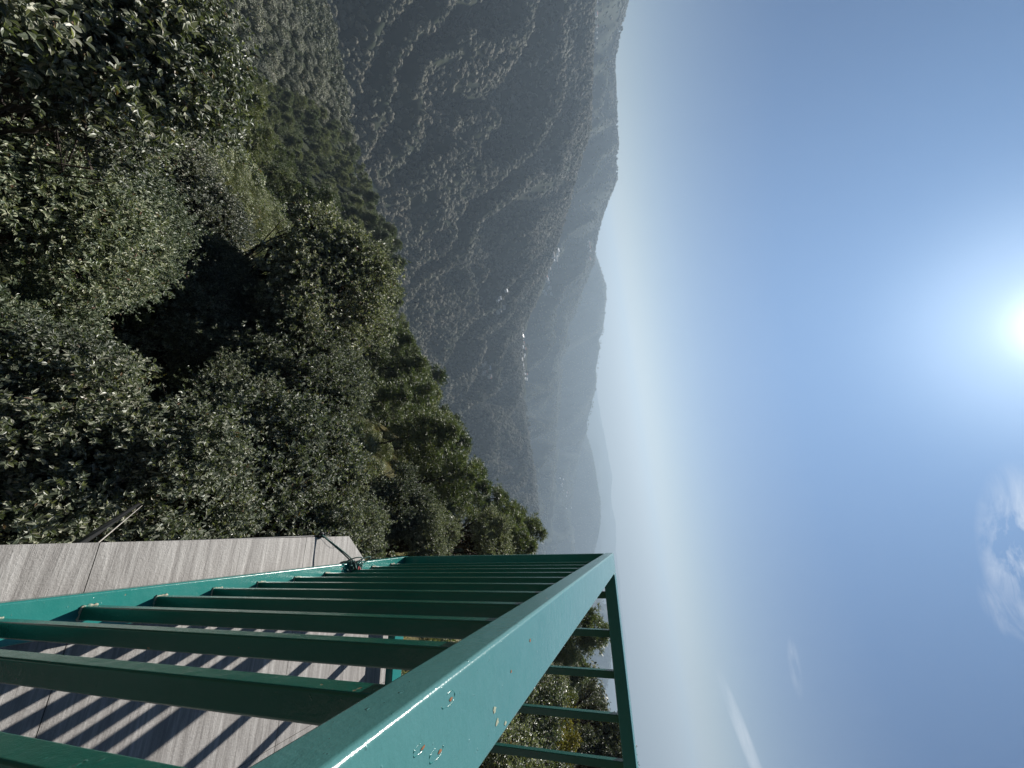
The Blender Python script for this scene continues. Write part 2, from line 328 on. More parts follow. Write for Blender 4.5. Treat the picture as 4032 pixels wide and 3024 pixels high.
M_conc = mat('rough_plaster', (.34, .32, .29), .9, .2); t = NT(M_conc); n = t.noise(14, 6, .7, t.obj()); t.base(t.ramp(n, [(.3, (.2, .18, .16)), (.7, (.46, .43, .39))])); t.bump(n, .8, .01)
deck = empty('balcony_deck', (0, 0, FLOOR)); tag(deck, 'pale streaky stone tiled balcony floor crossed by the railing shadows', 'balcony floor')
# outline with the clipped corner; tiles cut against it
def clip_corner(poly):
    # keep side: points with (y-1.518) - 1.185*(x+.009) <= 0 or x > far part ... the clipped edge runs to (.3,1.885)
    a, b = np.array([-.009, 1.512]), np.array([.30, 1.878]); nrm_ = np.array([-(b - a)[1], (b - a)[0]])
    out = []
    for i in range(len(poly)):
        p, q = np.array(poly[i]), np.array(poly[(i + 1) % len(poly)]); dp, dq = (p - a) @ nrm_, (q - a) @ nrm_
        if dp <= 0: out.append(tuple(p))
        if (dp < 0) != (dq < 0) and abs(dp - dq) > 1e-9: out.append(tuple(p + (q - p) * dp / (dp - dq)))
    return out
def prism(mb, poly, z0, z1):
    n = len(poly); V = [(x, y, z0) for x, y in poly] + [(x, y, z1) for x, y in poly]
    b = mb.n; mb.v.append(np.array(V, float)); mb.n += 2 * n
    for i in range(n): j = (i + 1) % n; mb.f[4].append(np.array([(b + i, b + j, b + n + j, b + n + i)]))
    for i in range(1, n - 1): mb.f[3].append(np.array([(b, b + i + 1, b + i), (b + n, b + n + i, b + n + i + 1)]))
XJ = [-.009] + [.624 + .632 * k for k in range(6)]; YJ = [-2.516 + .6317 * k for k in range(7)] + [1.878]
tm = MB()
for i in range(len(XJ) - 1):
    for j in range(len(YJ) - 1):
        g_ = .0009; ee = .0 if i == 0 else g_
        poly = clip_corner([(XJ[i] + ee, YJ[j] + g_), (XJ[i + 1] - g_, YJ[j] + g_), (XJ[i + 1] - g_, YJ[j + 1] - g_), (XJ[i] + ee, YJ[j + 1] - g_)])
        if len(poly) > 2: prism(tm, poly, -.012, 0)
link('tile_floor', tm.mesh('tile_floor', [M_tile]), deck)
sm = MB(); prism(sm, clip_corner([(-.002, -2.51), (3.78, -2.51), (3.78, 1.871), (-.002, 1.871)]), -.014, -.0035); link('grout', sm.mesh('grout', [M_grout]), deck)
sm = MB(); prism(sm, [(-.004, -2.51), (3.78, -2.51), (3.78, 1.95), (.36, 1.95), (.325, 1.93), (.27, 1.86), (.19, 1.765), (.12, 1.69), (.03, 1.565), (-.004, 1.52)], -.17, -.0155); bevel(link('slab', sm.mesh('slab', [M_conc]), deck), .006, 2)
sm = MB()
for x in (.35, 3.3):
    for y in (-2.0, 1.5): sm.box(x - .15, x + .15, y - .15, y + .15, -10.5, -.17)
sm.box(.2, 3.6, -2.3, -2.0 + .25, -.42, -.171); sm.box(.2, 3.6, 1.35, 1.65, -.42, -.171)
sm.build('pillars', [M_conc], deck)

# ------------------------------------------------------------------ railing
M_paint = mat('green_gloss_paint', (.03, .23, .19), .3, .5); t = NT(M_paint)
bn = t.noise(2.2, 6, .6, t.pos()); bm = t.noise(38, 5, .65, t.pos()); ch = t.noise(55, 2, .5, t.pos()); fine = t.noise(420, 3, .6, t.pos()); dust = t.noise(6.5, 6, .7, t.pos())
c = t.ramp(bn, [(.3, (.008, .122, .106)), (.7, (.015, .165, .145))])
gm = t.new('ShaderNodeNewGeometry'); sx = t.new('ShaderNodeSeparateXYZ'); t.l.new(gm.outputs['True Normal'], sx.inputs[0])
c = t.mix(t.math('MULTIPLY', t.ramp(dust, [(.35, (0, 0, 0)), (.75, (1, 1, 1))]), .12), c, (.10, .24, .22))
chip = t.ramp(ch, [(.755, (0, 0, 0)), (.765, (1, 1, 1))]); c = t.mix(chip, c, (.30, .20, .13))
spk = t.ramp(fine, [(.72, (0, 0, 0)), (.78, (1, 1, 1))]); c = t.mix(t.math('MULTIPLY', spk, .35), c, (.015, .06, .05))
t.base(c)
t.l.new(t.math('ADD', .13, t.math('MULTIPLY', dust, .16)), t.p.inputs['Roughness'])
pit = t.ramp(t.noise(150, 2, .5, t.pos()), [(.70, (0, 0, 0)), (.78, (1, 1, 1))])
t.bump(t.math('ADD', t.math('MULTIPLY', bm, .7), t.math('ADD', t.math('MULTIPLY', fine, .10), t.math('ADD', t.math('MULTIPLY', pit, .35), t.math('MULTIPLY', chip, -.6)))), .6, .0018)
M_rust = mat('rust', (.22, .10, .05), .9, .2)
M_weld = mat('weld_bead', (.25, .26, .22), .6, .4); t = NT(M_weld); n = t.noise(120, 4, .6, t.pos()); t.base(t.ramp(n, [(.35, (.05, .22, .18)), (.55, (.30, .27, .2)), (.7, (.45, .42, .34))])); t.bump(n, .8, .002)

HT, TH, WD = -.147, .038, .0765        # handrail top, tube thickness, tube width
BT = -1.167                            # bottom rail top
X0 = .0933; YN = 1.800
rail = empty('balcony_railing', (0, 0, FLOOR)); tag(rail, 'glossy green painted steel railing along the near edge of the balcony', 'railing', 'green railing')
rail2 = empty('balcony_railing', (X0 + WD + .004, YN, FLOOR)); tag(rail2, 'green steel railing across the far end of the balcony, against the trees', 'railing', 'green railing')
def rbox(name, par, x0, x1, y0, y1, z0, z1, bv=.0045, m=M_paint):
    b = MB(); o = par.location; b.box(x0 - o[0], x1 - o[0], y0 - o[1], y1 - o[1], z0 - o[2], z1 - o[2]); return bevel(b.build(name, [m], par), bv, 3)
M_sky_sheen = M_paint.copy(); M_sky_sheen.name = 'sky_sheen_green_paint'; t = NT(M_sky_sheen); src = t.p.inputs['Base Color'].links[0].from_socket
cd_ = t.noise(3.5, 6, .75, t.pos((1, .35, 1))); t.base(t.mix(t.ramp(cd_, [(.25, (.22, .22, .22)), (.75, (.42, .42, .42))]), src, (.17, .30, .31)))  # handrail's pale sky reflection mixed into its paint colour, patchy by noise
rbox('handrail', rail, X0, X0 + WD, -1.9, YN + WD, HT - TH, HT, m=M_sky_sheen)
rbox('bottom_rail', rail, X0, X0 + WD, -1.9, YN + WD, BT - TH, BT)
rbox('corner_post', rail, X0 + .001, X0 + .039, YN + WD - .039, YN + WD - .001, BT + .0005, HT - TH - .0005, .003)
bar_proto = None
BX = X0 + .0255
ybars = [1.722 - .1395 * k for k in range(26)]
def wb(par, x0, x1, y0, y1, z):
    """weld bead round a bar foot"""
    b = MB(); o = par.location; pts = []
    r_ = random.Random(int((x0 * 991 + y0 * 7919) * 1000))
    for (ax, ay), (bx, by) in (((x0, y0), (x1, y0)), ((x0, y0), (x0, y1)), ((x0, y1), (x1, y1)), ((x1, y0), (x1, y1))):
        P = [(ax + (bx - ax) * q - o[0] + r_.uniform(-.0012, .0012), ay + (by - ay) * q - o[1] + r_.uniform(-.0012, .0012), z - o[2]) for q in np.linspace(-.03, 1.03, 8)]
        b.tube(P, [r_.uniform(.0016, .0038) for _ in P], 6)
    return b
for k, y in enumerate(ybars):
    if bar_proto is None:
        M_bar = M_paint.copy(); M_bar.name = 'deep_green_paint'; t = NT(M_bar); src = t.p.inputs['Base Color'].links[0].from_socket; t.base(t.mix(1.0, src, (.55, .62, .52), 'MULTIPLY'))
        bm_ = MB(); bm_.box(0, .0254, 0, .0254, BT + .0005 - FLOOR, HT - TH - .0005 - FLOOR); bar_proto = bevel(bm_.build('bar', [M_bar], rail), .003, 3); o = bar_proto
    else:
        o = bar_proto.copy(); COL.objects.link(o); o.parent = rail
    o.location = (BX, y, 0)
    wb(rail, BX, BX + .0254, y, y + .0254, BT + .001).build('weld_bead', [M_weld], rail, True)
# far-end railing
rbox('handrail', rail2, X0 + WD + .0008, 3.7, YN, YN + WD, HT - .046, HT)
rbox('bottom_rail', rail2, X0 + WD + .0008, 3.7, YN, YN + WD, BT - TH, BT)
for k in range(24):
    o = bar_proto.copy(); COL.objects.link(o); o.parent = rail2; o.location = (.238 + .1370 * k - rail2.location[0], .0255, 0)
# standoff feet that hold the bottom rail over the tiles
for y in (-1.2, .02, 1.45):
    rbox('foot', rail, X0 + .022, X0 + .054, y, y + .032, FLOOR, BT - TH - .0005, .002)
for x in (1.2, 2.6):
    rbox('foot', rail2, x, x + .032, YN + .022, YN + .054, FLOOR, BT - TH - .0005, .002)
# bare patches and a weld scar on top of the handrail
def chipmesh(par, cx, cy, r, m, name='paint_chip', st=1.5, seed=0):
    q = np.random.default_rng(seed); n = 11; a = np.arange(n) / n * 2 * np.pi; rad = r * (.55 + .6 * q.random(n)); o = par.location
    V = [(cx - o[0], cy - o[1], HT + .0006 - o[2])] + [(cx + rad[i] * math.cos(a[i]) - o[0], cy + st * rad[i] * math.sin(a[i]) - o[1], HT + .0004 - o[2]) for i in range(n)]
    b = MB(); b.add(V, [(0, 1 + i, 1 + (i + 1) % n) for i in range(n)]); b.build(name, [m], par)
M_primer = mat('bare_primer', (.27, .30, .22), .8, .2)
def ontop(V, U):
    d = wdir(V, U); return d * (HT / d[2])
zE = lambda x, y: (1800 + .40627 * x, 2350 + .40627 * y)
for (x, y, r, m, s_) in [(360, 1095, .0026, M_primer, 1), (385, 1215, .0028, M_primer, 2), (465, 1225, .0022, M_primer, 3), (706, 420, .0018, M_rust, 4), (522, 720, .0014, M_rust, 5)]:
    p = ontop(*zE(x, y)); chipmesh(rail, p[0], p[1], r, m, 'paint_chip', 1.6, s_)
for (V_, U_, L) in [(1765, 2755, .011), (1718, 2965, .010), (1650, 2950, .007)]:
    p = ontop(V_, U_); b = MB(); o = rail.location; q = np.random.default_rng(int(V_))
    a = np.linspace(0, 1.5 * np.pi, 40) + q.random() * 6
    P = [(p[0] + L * .34 * math.cos(z) * (1 + .12 * math.sin(3 * z)) - o[0], p[1] + L * math.sin(z) * (1 + .1 * math.sin(2 * z + 1)) - o[1], HT - o[2] - .0002) for z in a]
    b.tube(P, [.00045 + .0002 * math.sin(5 * z) for z in a], 6); b.build('paint_drip', [M_paint], rail, True)
    chipmesh(rail, p[0] + .001, p[1] + .004, .0011, M_rust, 'rust_spot', 2.6, int(U_))

# ------------------------------------------------------------------ rope and cables
M_rope = mat('blue_green_rope', (.06, .13, .12), .8, .3); t = NT(M_rope); n = t.noise(220, 3, .6, t.pos()); t.base(t.ramp(n, [(.35, (.02, .05, .05)), (.55, (.08, .17, .15)), (.75, (.28, .36, .32))]))
M_cable = mat('black_cable', (.012, .012, .013), .45, .5)
M_red = mat('red_cloth_strip', (.28, .06, .06), .8, .2)
def strands(P, r, twist=900, n=3, k=5):
    P = np.asarray(P, float); out = MB(); L = np.concatenate([[0], np.cumsum(np.linalg.norm(np.diff(P, axis=0), axis=1))])
    m = max(8, int(L[-1] / .0025)); s_ = np.linspace(0, L[-1], m); Q = np.stack([np.interp(s_, L, P[:, i]) for i in range(3)], -1)
    T = np.gradient(Q, axis=0); T /= np.linalg.norm(T, axis=1)[:, None]; A_ = np.cross(T, (.2, .3, .93)); A_ /= np.linalg.norm(A_, axis=1)[:, None]; B_ = np.cross(T, A_)
    for j in range(n):
        ph = s_ * twist * .6 + j * 2 * np.pi / n; out.tube(Q + r * .55 * (np.cos(ph)[:, None] * A_ + np.sin(ph)[:, None] * B_), r * .62, k)
    return out
def bez(p0, p1, p2, p3, n=24):
    q = np.linspace(0, 1, n)[:, None]; p0, p1, p2, p3 = map(np.array, (p0, p1, p2, p3)); return (1 - q) ** 3 * p0 + 3 * (1 - q) ** 2 * q * p1 + 3 * (1 - q) * q * q * p2 + q ** 3 * p3
kn = np.array([X0 + .012, 1.452, BT + .012])        # knot on the bottom rail
ed = np.array([-.016, 1.335, FLOOR + .015])         # where it grips the cable at the deck edge
rope = empty('rope', tuple(kn)); tag(rope, 'thin blue green twisted rope knotted round the bottom rail and tied to the black cable', 'rope')
def rel(P): return np.asarray(P) - kn
strands(rel(bez(kn, kn + (-.03, -.03, -.0), ed + (.03, .03, .018), ed)), .0026).build('cord', [M_rope], rope, True)
strands(rel(bez(kn + (0, .008, 0), kn + (-.03, -.02, .012), ed + (.04, .04, .03), ed + (.002, .006, 0))), .0026).build('cord', [M_rope], rope, True)
# loose loop
strands(rel(bez(kn, kn + (-.03, .03, .05), kn + (-.045, -.03, .045), kn + (-.02, -.05, .0), 30)), .0022).build('cord', [M_rope], rope, True)
strands(rel(bez(kn + (0, .01, 0), kn + (-.02, .10, .03), kn + (-.05, .05, .05), kn + (-.015, -.0, .012), 30)), .0022).build('cord', [M_rope], rope, True)
# coils wound round the rail
cb_ = MB()
for j in range(7):
    y = kn[1] - .022 + .0065 * j; q = np.linspace(0, 2 * np.pi, 40); r_ = np.random.default_rng(j)
    hx, hz = WD / 2 + .0035 + .001 * j % .003, TH / 2 + .004
    se = lambda v, h: np.sign(v) * np.abs(v) ** .35 * h
    P = np.stack([X0 + WD / 2 + se(np.cos(q), hx), y + .006 * np.sin(q * 1 + j) + 0 * q, BT - TH / 2 + se(np.sin(q), hz)], -1)
    P = P[(P[:, 0] < X0 + .05)] if j % 2 else P
    cb_.tube(P - kn, .0027, 5)
for j in range(9):
    r_ = np.random.default_rng(50 + j); c0 = r_.normal(0, .008, 3); q = np.linspace(0, 5, 18)
    cb_.tube(c0 + np.stack([.011 * np.cos(q + j), .013 * np.sin(q * 1.2 + j), .009 * np.sin(q + 2 * j) + .005], -1), .0026, 5)
cb_.build('knot', [M_rope], rope, True)
cr = MB()
for j in range(4):
    r_ = np.random.default_rng(90 + j); c0 = np.array([.012, .012, .012]) + r_.normal(0, .005, 3); q = np.linspace(0, 4, 14)
    cr.tube(c0 + np.stack([.014 * np.cos(q + j), .012 * np.sin(q * 1.1 + j), .006 * np.sin(q + 2 * j)], -1), .003, 4)
cr.build('red_tie', [M_red], rope, True)
cable = empty('black_cable', (-.02, 0, FLOOR)); tag(cable, 'black cable strung just outside the tiled edge of the balcony', 'cable')
P = [(.010 + .004 * math.sin(y * 3), y, -.016 - .012 * math.cos(y * 2.2)) for y in np.linspace(-.9, 1.36, 50)]; b = MB(); b.tube(P, .0028, 8); b.build('sheath', [M_cable], cable, True)
b = MB(); q = np.linspace(0, 9, 40); b.tube(np.stack([.004 + .008 * np.cos(q * 2), 1.33 + .009 * np.sin(q * 2) + .003 * q, .004 + .009 * np.sin(q * 1.3)], -1), .004, 6); b.build('cable_knot', [M_cable], cable, True)
# loose thin wire at the corner lying on the tile
b = MB(); P = bez((-.012, 1.35, FLOOR + .01), (.01, 1.42, FLOOR + .03), (.03, 1.39, FLOOR + .004), (.035, 1.43, FLOOR + .004)); b.tube(P, .0007, 5)
tag(b.build('loose_wire', [M_cable], None, True), 'hair thin wire end curling over the tile beside the rope', 'wire')
# black pole sticking out of the shrubs below and a thin stay wire
p0, p1 = raygo(300, 2150, 2.6), raygo(545, 1985, 5.4)
b = MB(); b.tube([p0 + (p1 - p0) * q for q in np.linspace(-.3, 1, 8)], .016, 10); tag(b.build('black_pole', [M_cable], None, True), 'slim black pole slanting out of the leaves below the tiled edge', 'pole')
b = MB(); q0, q1 = raygo(395, 2130, 2.4), raygo(560, 1990, 5.2); b.tube([q0 + (q1 - q0) * q for q in np.linspace(-.3, 1.0, 8)], .003, 6); tag(b.build('stay_wire', [M_conc], None, True), 'pale thin wire running beside the black pole', 'wire')


# ------------------------------------------------------------------ tree builders
def unit(v): return v / (np.linalg.norm(v, axis=-1, keepdims=True) + 1e-9)
def leaves_mesh(q, base, axis, L, Wd, up_bias, six=True):
    """base (n,3) leaf bases, axis (n,3) directions -> verts, quads: each leaf two quads folded along its midrib"""
    n = len(base); axis = unit(axis)
    nrm = unit(np.array([0, 0, 1.]) * up_bias + q.normal(size=(n, 3)) * .5)
    side = unit(np.cross(axis, nrm)); nrm = np.cross(side, axis)
    l = (L * q.uniform(.7, 1.25, n))[:, None]; w = (Wd * q.uniform(.75, 1.2, n))[:, None]
    fold = .25
    c0 = base; tip = base + axis * l - nrm * l * .12
    l1 = base + axis * l * .28 + side * w * .42 + nrm * w * fold; l2 = base + axis * l * .68 + side * w * .40 + nrm * w * fold
    r1 = base + axis * l * .28 - side * w * .42 + nrm * w * fold; r2 = base + axis * l * .68 - side * w * .40 + nrm * w * fold
    V = np.stack([c0, l1, l2, tip, r2, r1], 1).reshape(-1, 3)
    k = np.arange(n)[:, None] * 6
    Fq = np.concatenate([k + np.array([[0, 1, 2, 3]]), k + np.array([[0, 3, 4, 5]])])
    return V, Fq
def limb(q, p0, p1, r0, r1, n=6, wob=.08):
    p0, p1 = np.asarray(p0, float), np.asarray(p1, float); L = np.linalg.norm(p1 - p0); s_ = np.linspace(0, 1, n)[:, None]
    P = p0 + (p1 - p0) * s_; off = np.cumsum(q.normal(size=(n, 3)), 0) * wob * L / n ** .5; off -= off[0] + (off[-1] - off[0]) * s_; P = P + off; P[:, 2] -= 0
    return P, np.linspace(r0, r1, n)
def broadleaf(seed, R, Hc, n_lobe, n_tw, per, L, Wd, lobe_r=(.30, .46), trunk_h=None, dens=1.0, up=1.7, tr=.12, flat=.85):
    """returns (trunk MB, leaf verts, leaf faces); crown centre at (0,0,Hc), radius R"""
    q = np.random.default_rng(seed)
    C = unit(q.normal(size=(n_lobe, 3))); C[:, 2] = np.abs(C[:, 2]) * 1.0 - .25; C = C * (R * q.uniform(.45, .92, n_lobe))[:, None]; C[:, 2] *= flat
    lr = R * q.uniform(*lobe_r, n_lobe)
    li = q.choice(n_lobe, n_tw, p=lr ** 2 / (lr ** 2).sum())
    d = unit(q.normal(size=(n_tw, 3)) + unit(C[li]) * .5 + [0, 0, .25])
    P = C[li] + d * (lr[li] * q.uniform(.55, 1.12, n_tw) ** .8)[:, None]
    # sprays sticking out unevenly
    P += d * (q.random(n_tw) ** 5 * R * .22)[:, None]
    P[:, 2] += Hc
    td = unit(d + [0, 0, .35] + q.normal(size=(n_tw, 3)) * .3)
    m = q.poisson(per, n_tw).clip(2, None); ti = np.repeat(np.arange(n_tw), m); n = len(ti)
    along = q.uniform(-1.6, .5, n) * L
    base = P[ti] + td[ti] * along[:, None]
    ax = unit(td[ti] * .55 + unit(np.cross(td[ti], q.normal(size=(n, 3)))) * .9)
    V, Fq = leaves_mesh(q, base, ax, L, Wd, up)
    mb = MB(); th = R * tr
    p_top = np.array([q.normal() * R * .1, q.normal() * R * .1, Hc - R * .1]); Pt, rt = limb(q, (0, 0, -1.0), p_top, th, th * .5, 9, .10); mb.tube(Pt, rt, 8)
    for k in range(n_lobe):
        t0 = q.uniform(.45, .95); b0 = Pt[int(t0 * 8)]; e = C[k] + [0, 0, Hc]
        Pb, rb = limb(q, b0, e, th * .38, th * .10, 7, .18); mb.tube(Pb, rb, 5)
        idx = np.where(li == k)[0]
        for j in q.choice(idx, min(len(idx), 14), replace=False):
            Pc, rc = limb(q, Pb[q.integers(3, 7)], P[j], th * .07, th * .018, 5, .15); mb.tube(Pc, rc, 3)
    return mb, V, Fq
def pine(seed, Ht, crown0, spread, n_whorl, blades=12, bl=.48, bw=.06):
    q = np.random.default_rng(seed); mb = MB()
    top = np.array([q.normal() * .4, q.normal() * .4, Ht]); Pt, rt = limb(q, (0, 0, -1.2), top, Ht * .016, .04, 12, .03); mb.tube(Pt, rt, 7)
    TB, TD = [], []
    for w in range(n_whorl):
        f = w / (n_whorl - 1); z = Ht * (crown0 + (1 - crown0) * f ** .85)
        rad = spread * (math.sin(math.pi * min(1, .22 + .78 * f)) ** .7 * .9 + .15) * (1 - .35 * f)
        for k in range(q.integers(3, 6)):
            a = q.uniform(0, 2 * np.pi); rr = rad * q.uniform(.55, 1.2); b0 = np.array([np.interp(z, Pt[:, 2], Pt[:, 0]), np.interp(z, Pt[:, 2], Pt[:, 1]), z])
            e = b0 + np.array([math.cos(a) * rr, math.sin(a) * rr, rr * q.uniform(.15, .55)])
            Pb, rb = limb(q, b0, e, Ht * .0042 * (1.2 - f) + .02, .015, 6, .1); mb.tube(Pb, rb, 4)
            nc = max(3, int(rr * 3.2))
            for c_ in range(nc):
                u = q.uniform(.35, 1.0); cc = Pb[0] + (Pb[-1] - Pb[0]) * u + q.normal(size=3) * [.25, .25, .2] * (.4 + rr * .25)
                k2 = q.integers(5, 9); off = q.normal(size=(k2, 3)) * [.34, .34, .2]
                TB.append(cc + off); TD.append(unit(off * [1, 1, .5] + [math.cos(a) * .25, math.sin(a) * .25, .45]))
    k2 = 10; off = q.normal(size=(k2, 3)) * [.3, .3, .4]; TB.append(top + off); TD.append(unit(off + [0, 0, .8]))
    TB, TD = np.concatenate(TB), np.concatenate(TD); nt = len(TB)
    ti = np.repeat(np.arange(nt), blades); n = len(ti)
    ax = unit(TD[ti] * .8 + unit(q.normal(size=(n, 3))) * .75); l = (bl * q.uniform(.7, 1.2, n))[:, None]
    sd = unit(np.cross(ax, q.normal(size=(n, 3)))) * bw * .5; b0 = TB[ti]
    V = np.stack([b0 - sd, b0 + sd, b0 + ax * l + sd * .4 - [0, 0, .12 * bl], b0 + ax * l - sd * .4 - [0, 0, .12 * bl]], 1).reshape(-1, 3)
    Fq = np.arange(n)[:, None] * 4 + np.array([[0, 1, 2, 3]])
    return mb, V, Fq

class Proto:
    def __init__(s, kind, parts): s.kind = kind; s.parts = parts; s.used = False
    def place(s, loc, rz, sc, label, cat, group=None):
        """an Empty at the foot of the tree; trunk and crown share mesh data between copies"""
        e = empty(s.kind, loc, rz); e.scale = (sc if isinstance(sc, tuple) else (sc,) * 3)
        for nm, me_ in s.parts: link(nm, me_, e)
        return tag(e, label, cat, group)
def bl_proto(kind, leafmat, *a, **k):
    mb, V, Fq = broadleaf(*a, **k); return Proto(kind, [('trunk', mb.mesh('trunk', [M_bark], True)), ('crown', mesh_np('crown', V, Fq, [leafmat]))])
def pine_proto(*a, **k):
    mb, V, Fq = pine(*a, **k); return Proto('pine_tree', [('trunk', mb.mesh('trunk', [M_bark], True)), ('crown', mesh_np('crown', V, Fq, [M_pine]))])

# ------------------------------------------------------------------ near oaks below the deck: (photo column V, row U, distance, crown radius) turned into a real place
def crown_at(proto, V, U, d, label, cat='tree', sc=1.0, R=1.0, Hc=1.0, rz=0.0, group=None):
    c = raygo(V, U, d); foot = (c[0], c[1], c[2] - Hc * sc)
    return proto.place(foot, rz, sc, label, cat, group)
OA = bl_proto('oak_tree', M_oak, 11, 1.5, 5.0, 32, 5200, 9, .062, .030, lobe_r=(.18, .32))
OA2 = bl_proto('oak_tree', M_oak, 21, 1.5, 5.0, 26, 4800, 9, .066, .031, lobe_r=(.18, .36))
OB = bl_proto('oak_tree', M_oak, 12, 2.5, 7.0, 44, 8600, 9, .088, .040, lobe_r=(.14, .26))
OC = bl_proto('oak_tree', M_oak, 13, 2.6, 6.5, 36, 7600, 9, .090, .038, lobe_r=(.14, .28), flat=1.0)
OD = bl_proto('leafy_tree', M_oak, 14, 1.15, 5.0, 20, 2300, 9, .060, .032, tr=.05, lobe_r=(.2, .36))
SA = bl_proto('leafy_shrub', M_oak2, 15, 1.9, 2.6, 34, 7600, 9, .065, .028, lobe_r=(.18, .30))
SB = bl_proto('leafy_shrub', M_oak2, 16, 1.2, 1.5, 14, 3400, 8, .07, .026)
FA = bl_proto('oak_tree', M_oakd, 17, 3.0, 5.5, 38, 6500, 9, .13, .06, lobe_r=(.16, .28))
near = [
 (OA, 240, 1900, 6.3, .88, 5.0, .3, 'glossy leaved oak crown right under the tiled edge, nearest the black pole'),
 (OA2, 60, 1700, 7.0, .8, 5.0, 2.1, 'oak crown below the deck between the black pole and the dark gap'),
 (OA, 640, 2010, 6.2, .85, 5.0, 4.0, 'oak crown touching the middle of the tiled strip'),
 (OA2, 1080, 1930, 8.0, 1.08, 5.0, 1.2, 'silvery oak crown beside the rope knot'),
 (OA, 1330, 2090, 8.5, .75, 5.0, 5.2, 'small oak crown just behind the clipped corner of the deck'),
 (OB, 1190, 1500, 13, .92, 7.0, .5, 'large dark oak on the slope whose top meets the pines'),
 (OB, 1290, 1130, 14.5, 1.05, 7.0, 2.6, 'large oak with leafy sprigs reaching up against the valley'),
 (OC, 830, 1330, 14, .78, 6.5, 1.9, 'shaded oak above the concrete parapet'),
 (OC, 930, 1700, 11, .6, 6.5, 3.7, 'rounded oak between the parapet and the silvery crown'),
 (OB, 830, 1110, 14.5, .62, 7.0, .9, 'almost black oak in the deep shade of the hollow'),
 (OA, 1560, 1990, 12, .75, 5.0, .1, 'small pale leaved oak standing in front of the pines'),
 (OA2, 1690, 2120, 12, .62, 5.0, 2.9, 'low rounded oak beside the corner post'),
 (OA2, 1930, 2150, 14.5, .72, 5.0, 4.4, 'pale oak clump whose top passes the corner post'),
 (SA, 120, 640, 10, 1.0, 2.6, .2, 'broad light green shrub lowest on the left slope'),
 (SA, 300, 830, 11.5, .92, 2.6, 1.7, 'light green shrub leaning towards the shaded hollow'),
 (SA, 230, 420, 13.5, 1.0, 2.6, 3.3, 'grey green shrub below the yellow grass bank'),
 (SB, -60, 1420, 9.0, .8, 1.5, 1.1, 'small feathery green shrub in the sunlit gap under the oaks'),
 (SB, 110, 1500, 9.5, .95, 1.5, 2.4, 'bright green shrub between the feathery shrub and the oaks'),
 (FA, 760, 880, 23, .95, 5.5, .6, 'oak with a dark leaning trunk above the light green shrub'),
 (FA, 640, 640, 26, .8, 5.5, 1.9, 'thin oak on the bank with bare lower stems'),
 (FA, 520, 800, 22, .5, 5.5, 4.1, 'low oak between the light green shrub and the dark leaning trunk'),
 (OD, 180, 40, 6.6, 1.2, 5.0, .4, 'close tree with large shiny leaves at the corner of the view'),
 (OD, 480, 20, 6.6, 1.0, 5.0, 2.2, 'close tree with a pale bare branch over the bank'),
 (OD, 610, 190, 6.8, .55, 5.0, 3.9, 'close leafy branch end reaching farthest over the pines'),
 (OD, 330, 260, 7.6, .95, 5.0, 5.0, 'close leafy tree next to the grey green shrub'),
]
for p, V, U, d, sc, Hc, rz, lab in near: crown_at(p, V, U, d, lab, 'shrub' if 'shrub' in p.kind else 'tree', sc, Hc=Hc, rz=rz)

# right hand side, seen between the bars of the far-end railing
right = [
 (OA, 2040, 2960, 12.0, 1.0, 5.0, .8, 'shiny leaved oak low behind the far-end railing'),
 (OA, 1880, 3080, 9.5, .95, 5.0, 2.2, 'shiny leaved oak nearest behind the far-end railing'),
 (OA, 2140, 2740, 17, .7, 5.0, 3.0, 'small oak beside the reddish path'),
 (FA, 2150, 2720, 34, .55, 5.5, 1.3, 'dense green tree behind the reddish path'),
 (FA, 2330, 2930, 26, .80, 5.5, .2, 'dark oak standing tall above the far-end handrail'),
 (FA, 2150, 2580, 44, .6, 5.5, 2.3, 'broad dark oak between two bars of the far railing'),
]
for p, V, U, d, sc, Hc, rz, lab in right: crown_at(p, V, U, d, lab, 'tree', sc, Hc=Hc, rz=rz)
YL = bl_proto('young_tree', M_autumn, 31, 1.6, 3.0, 10, 1500, 7, .12, .05, lobe_r=(.28, .4))
crown_at(YL, 2165, 2900, 21, 'yellow green young tree behind the shiny leaved oak', 'tree', .8, Hc=3.0)
crown_at(YL, 2200, 2800, 34, 'yellowing tree lit from behind beside the dense green tree', 'tree', 1.1, Hc=3.0, rz=2)

# ------------------------------------------------------------------ pines on the spur
PINES = [pine_proto(40, 13, .30, 4.2, 11), pine_proto(41, 15, .38, 4.4, 12), pine_proto(42, 11, .22, 3.8, 10), pine_proto(43, 16, .42, 4.2, 12), pine_proto(44, 12, .28, 4.6, 10)]
PH = [13, 15, 11, 16, 12]
q = np.random.default_rng(5)
placed = []
def free(x, y, dmin):
    for (a, b) in placed:
        if (a - x) ** 2 + (b - y) ** 2 < dmin * dmin: return False
    return True
def ang_r(az, r): a = math.radians(az); return r * math.sin(a), r * math.cos(a)
ORD = ['nearest the railing corner', 'second from the railing corner', 'third from the railing corner', 'fourth from the railing corner', 'fifth from the railing corner', 'sixth from the railing corner', 'seventh from the railing corner', 'eighth from the railing corner', 'ninth from the railing corner', 'tenth from the railing corner']
crest = [(2130, 2110), (2090, 2060), (1985, 1960), (1900, 1870), (1840, 1760), (1800, 1640), (1730, 1560), (1740, 1480), (1640, 1380), (1600, 1270)]
L5 = _L[5]
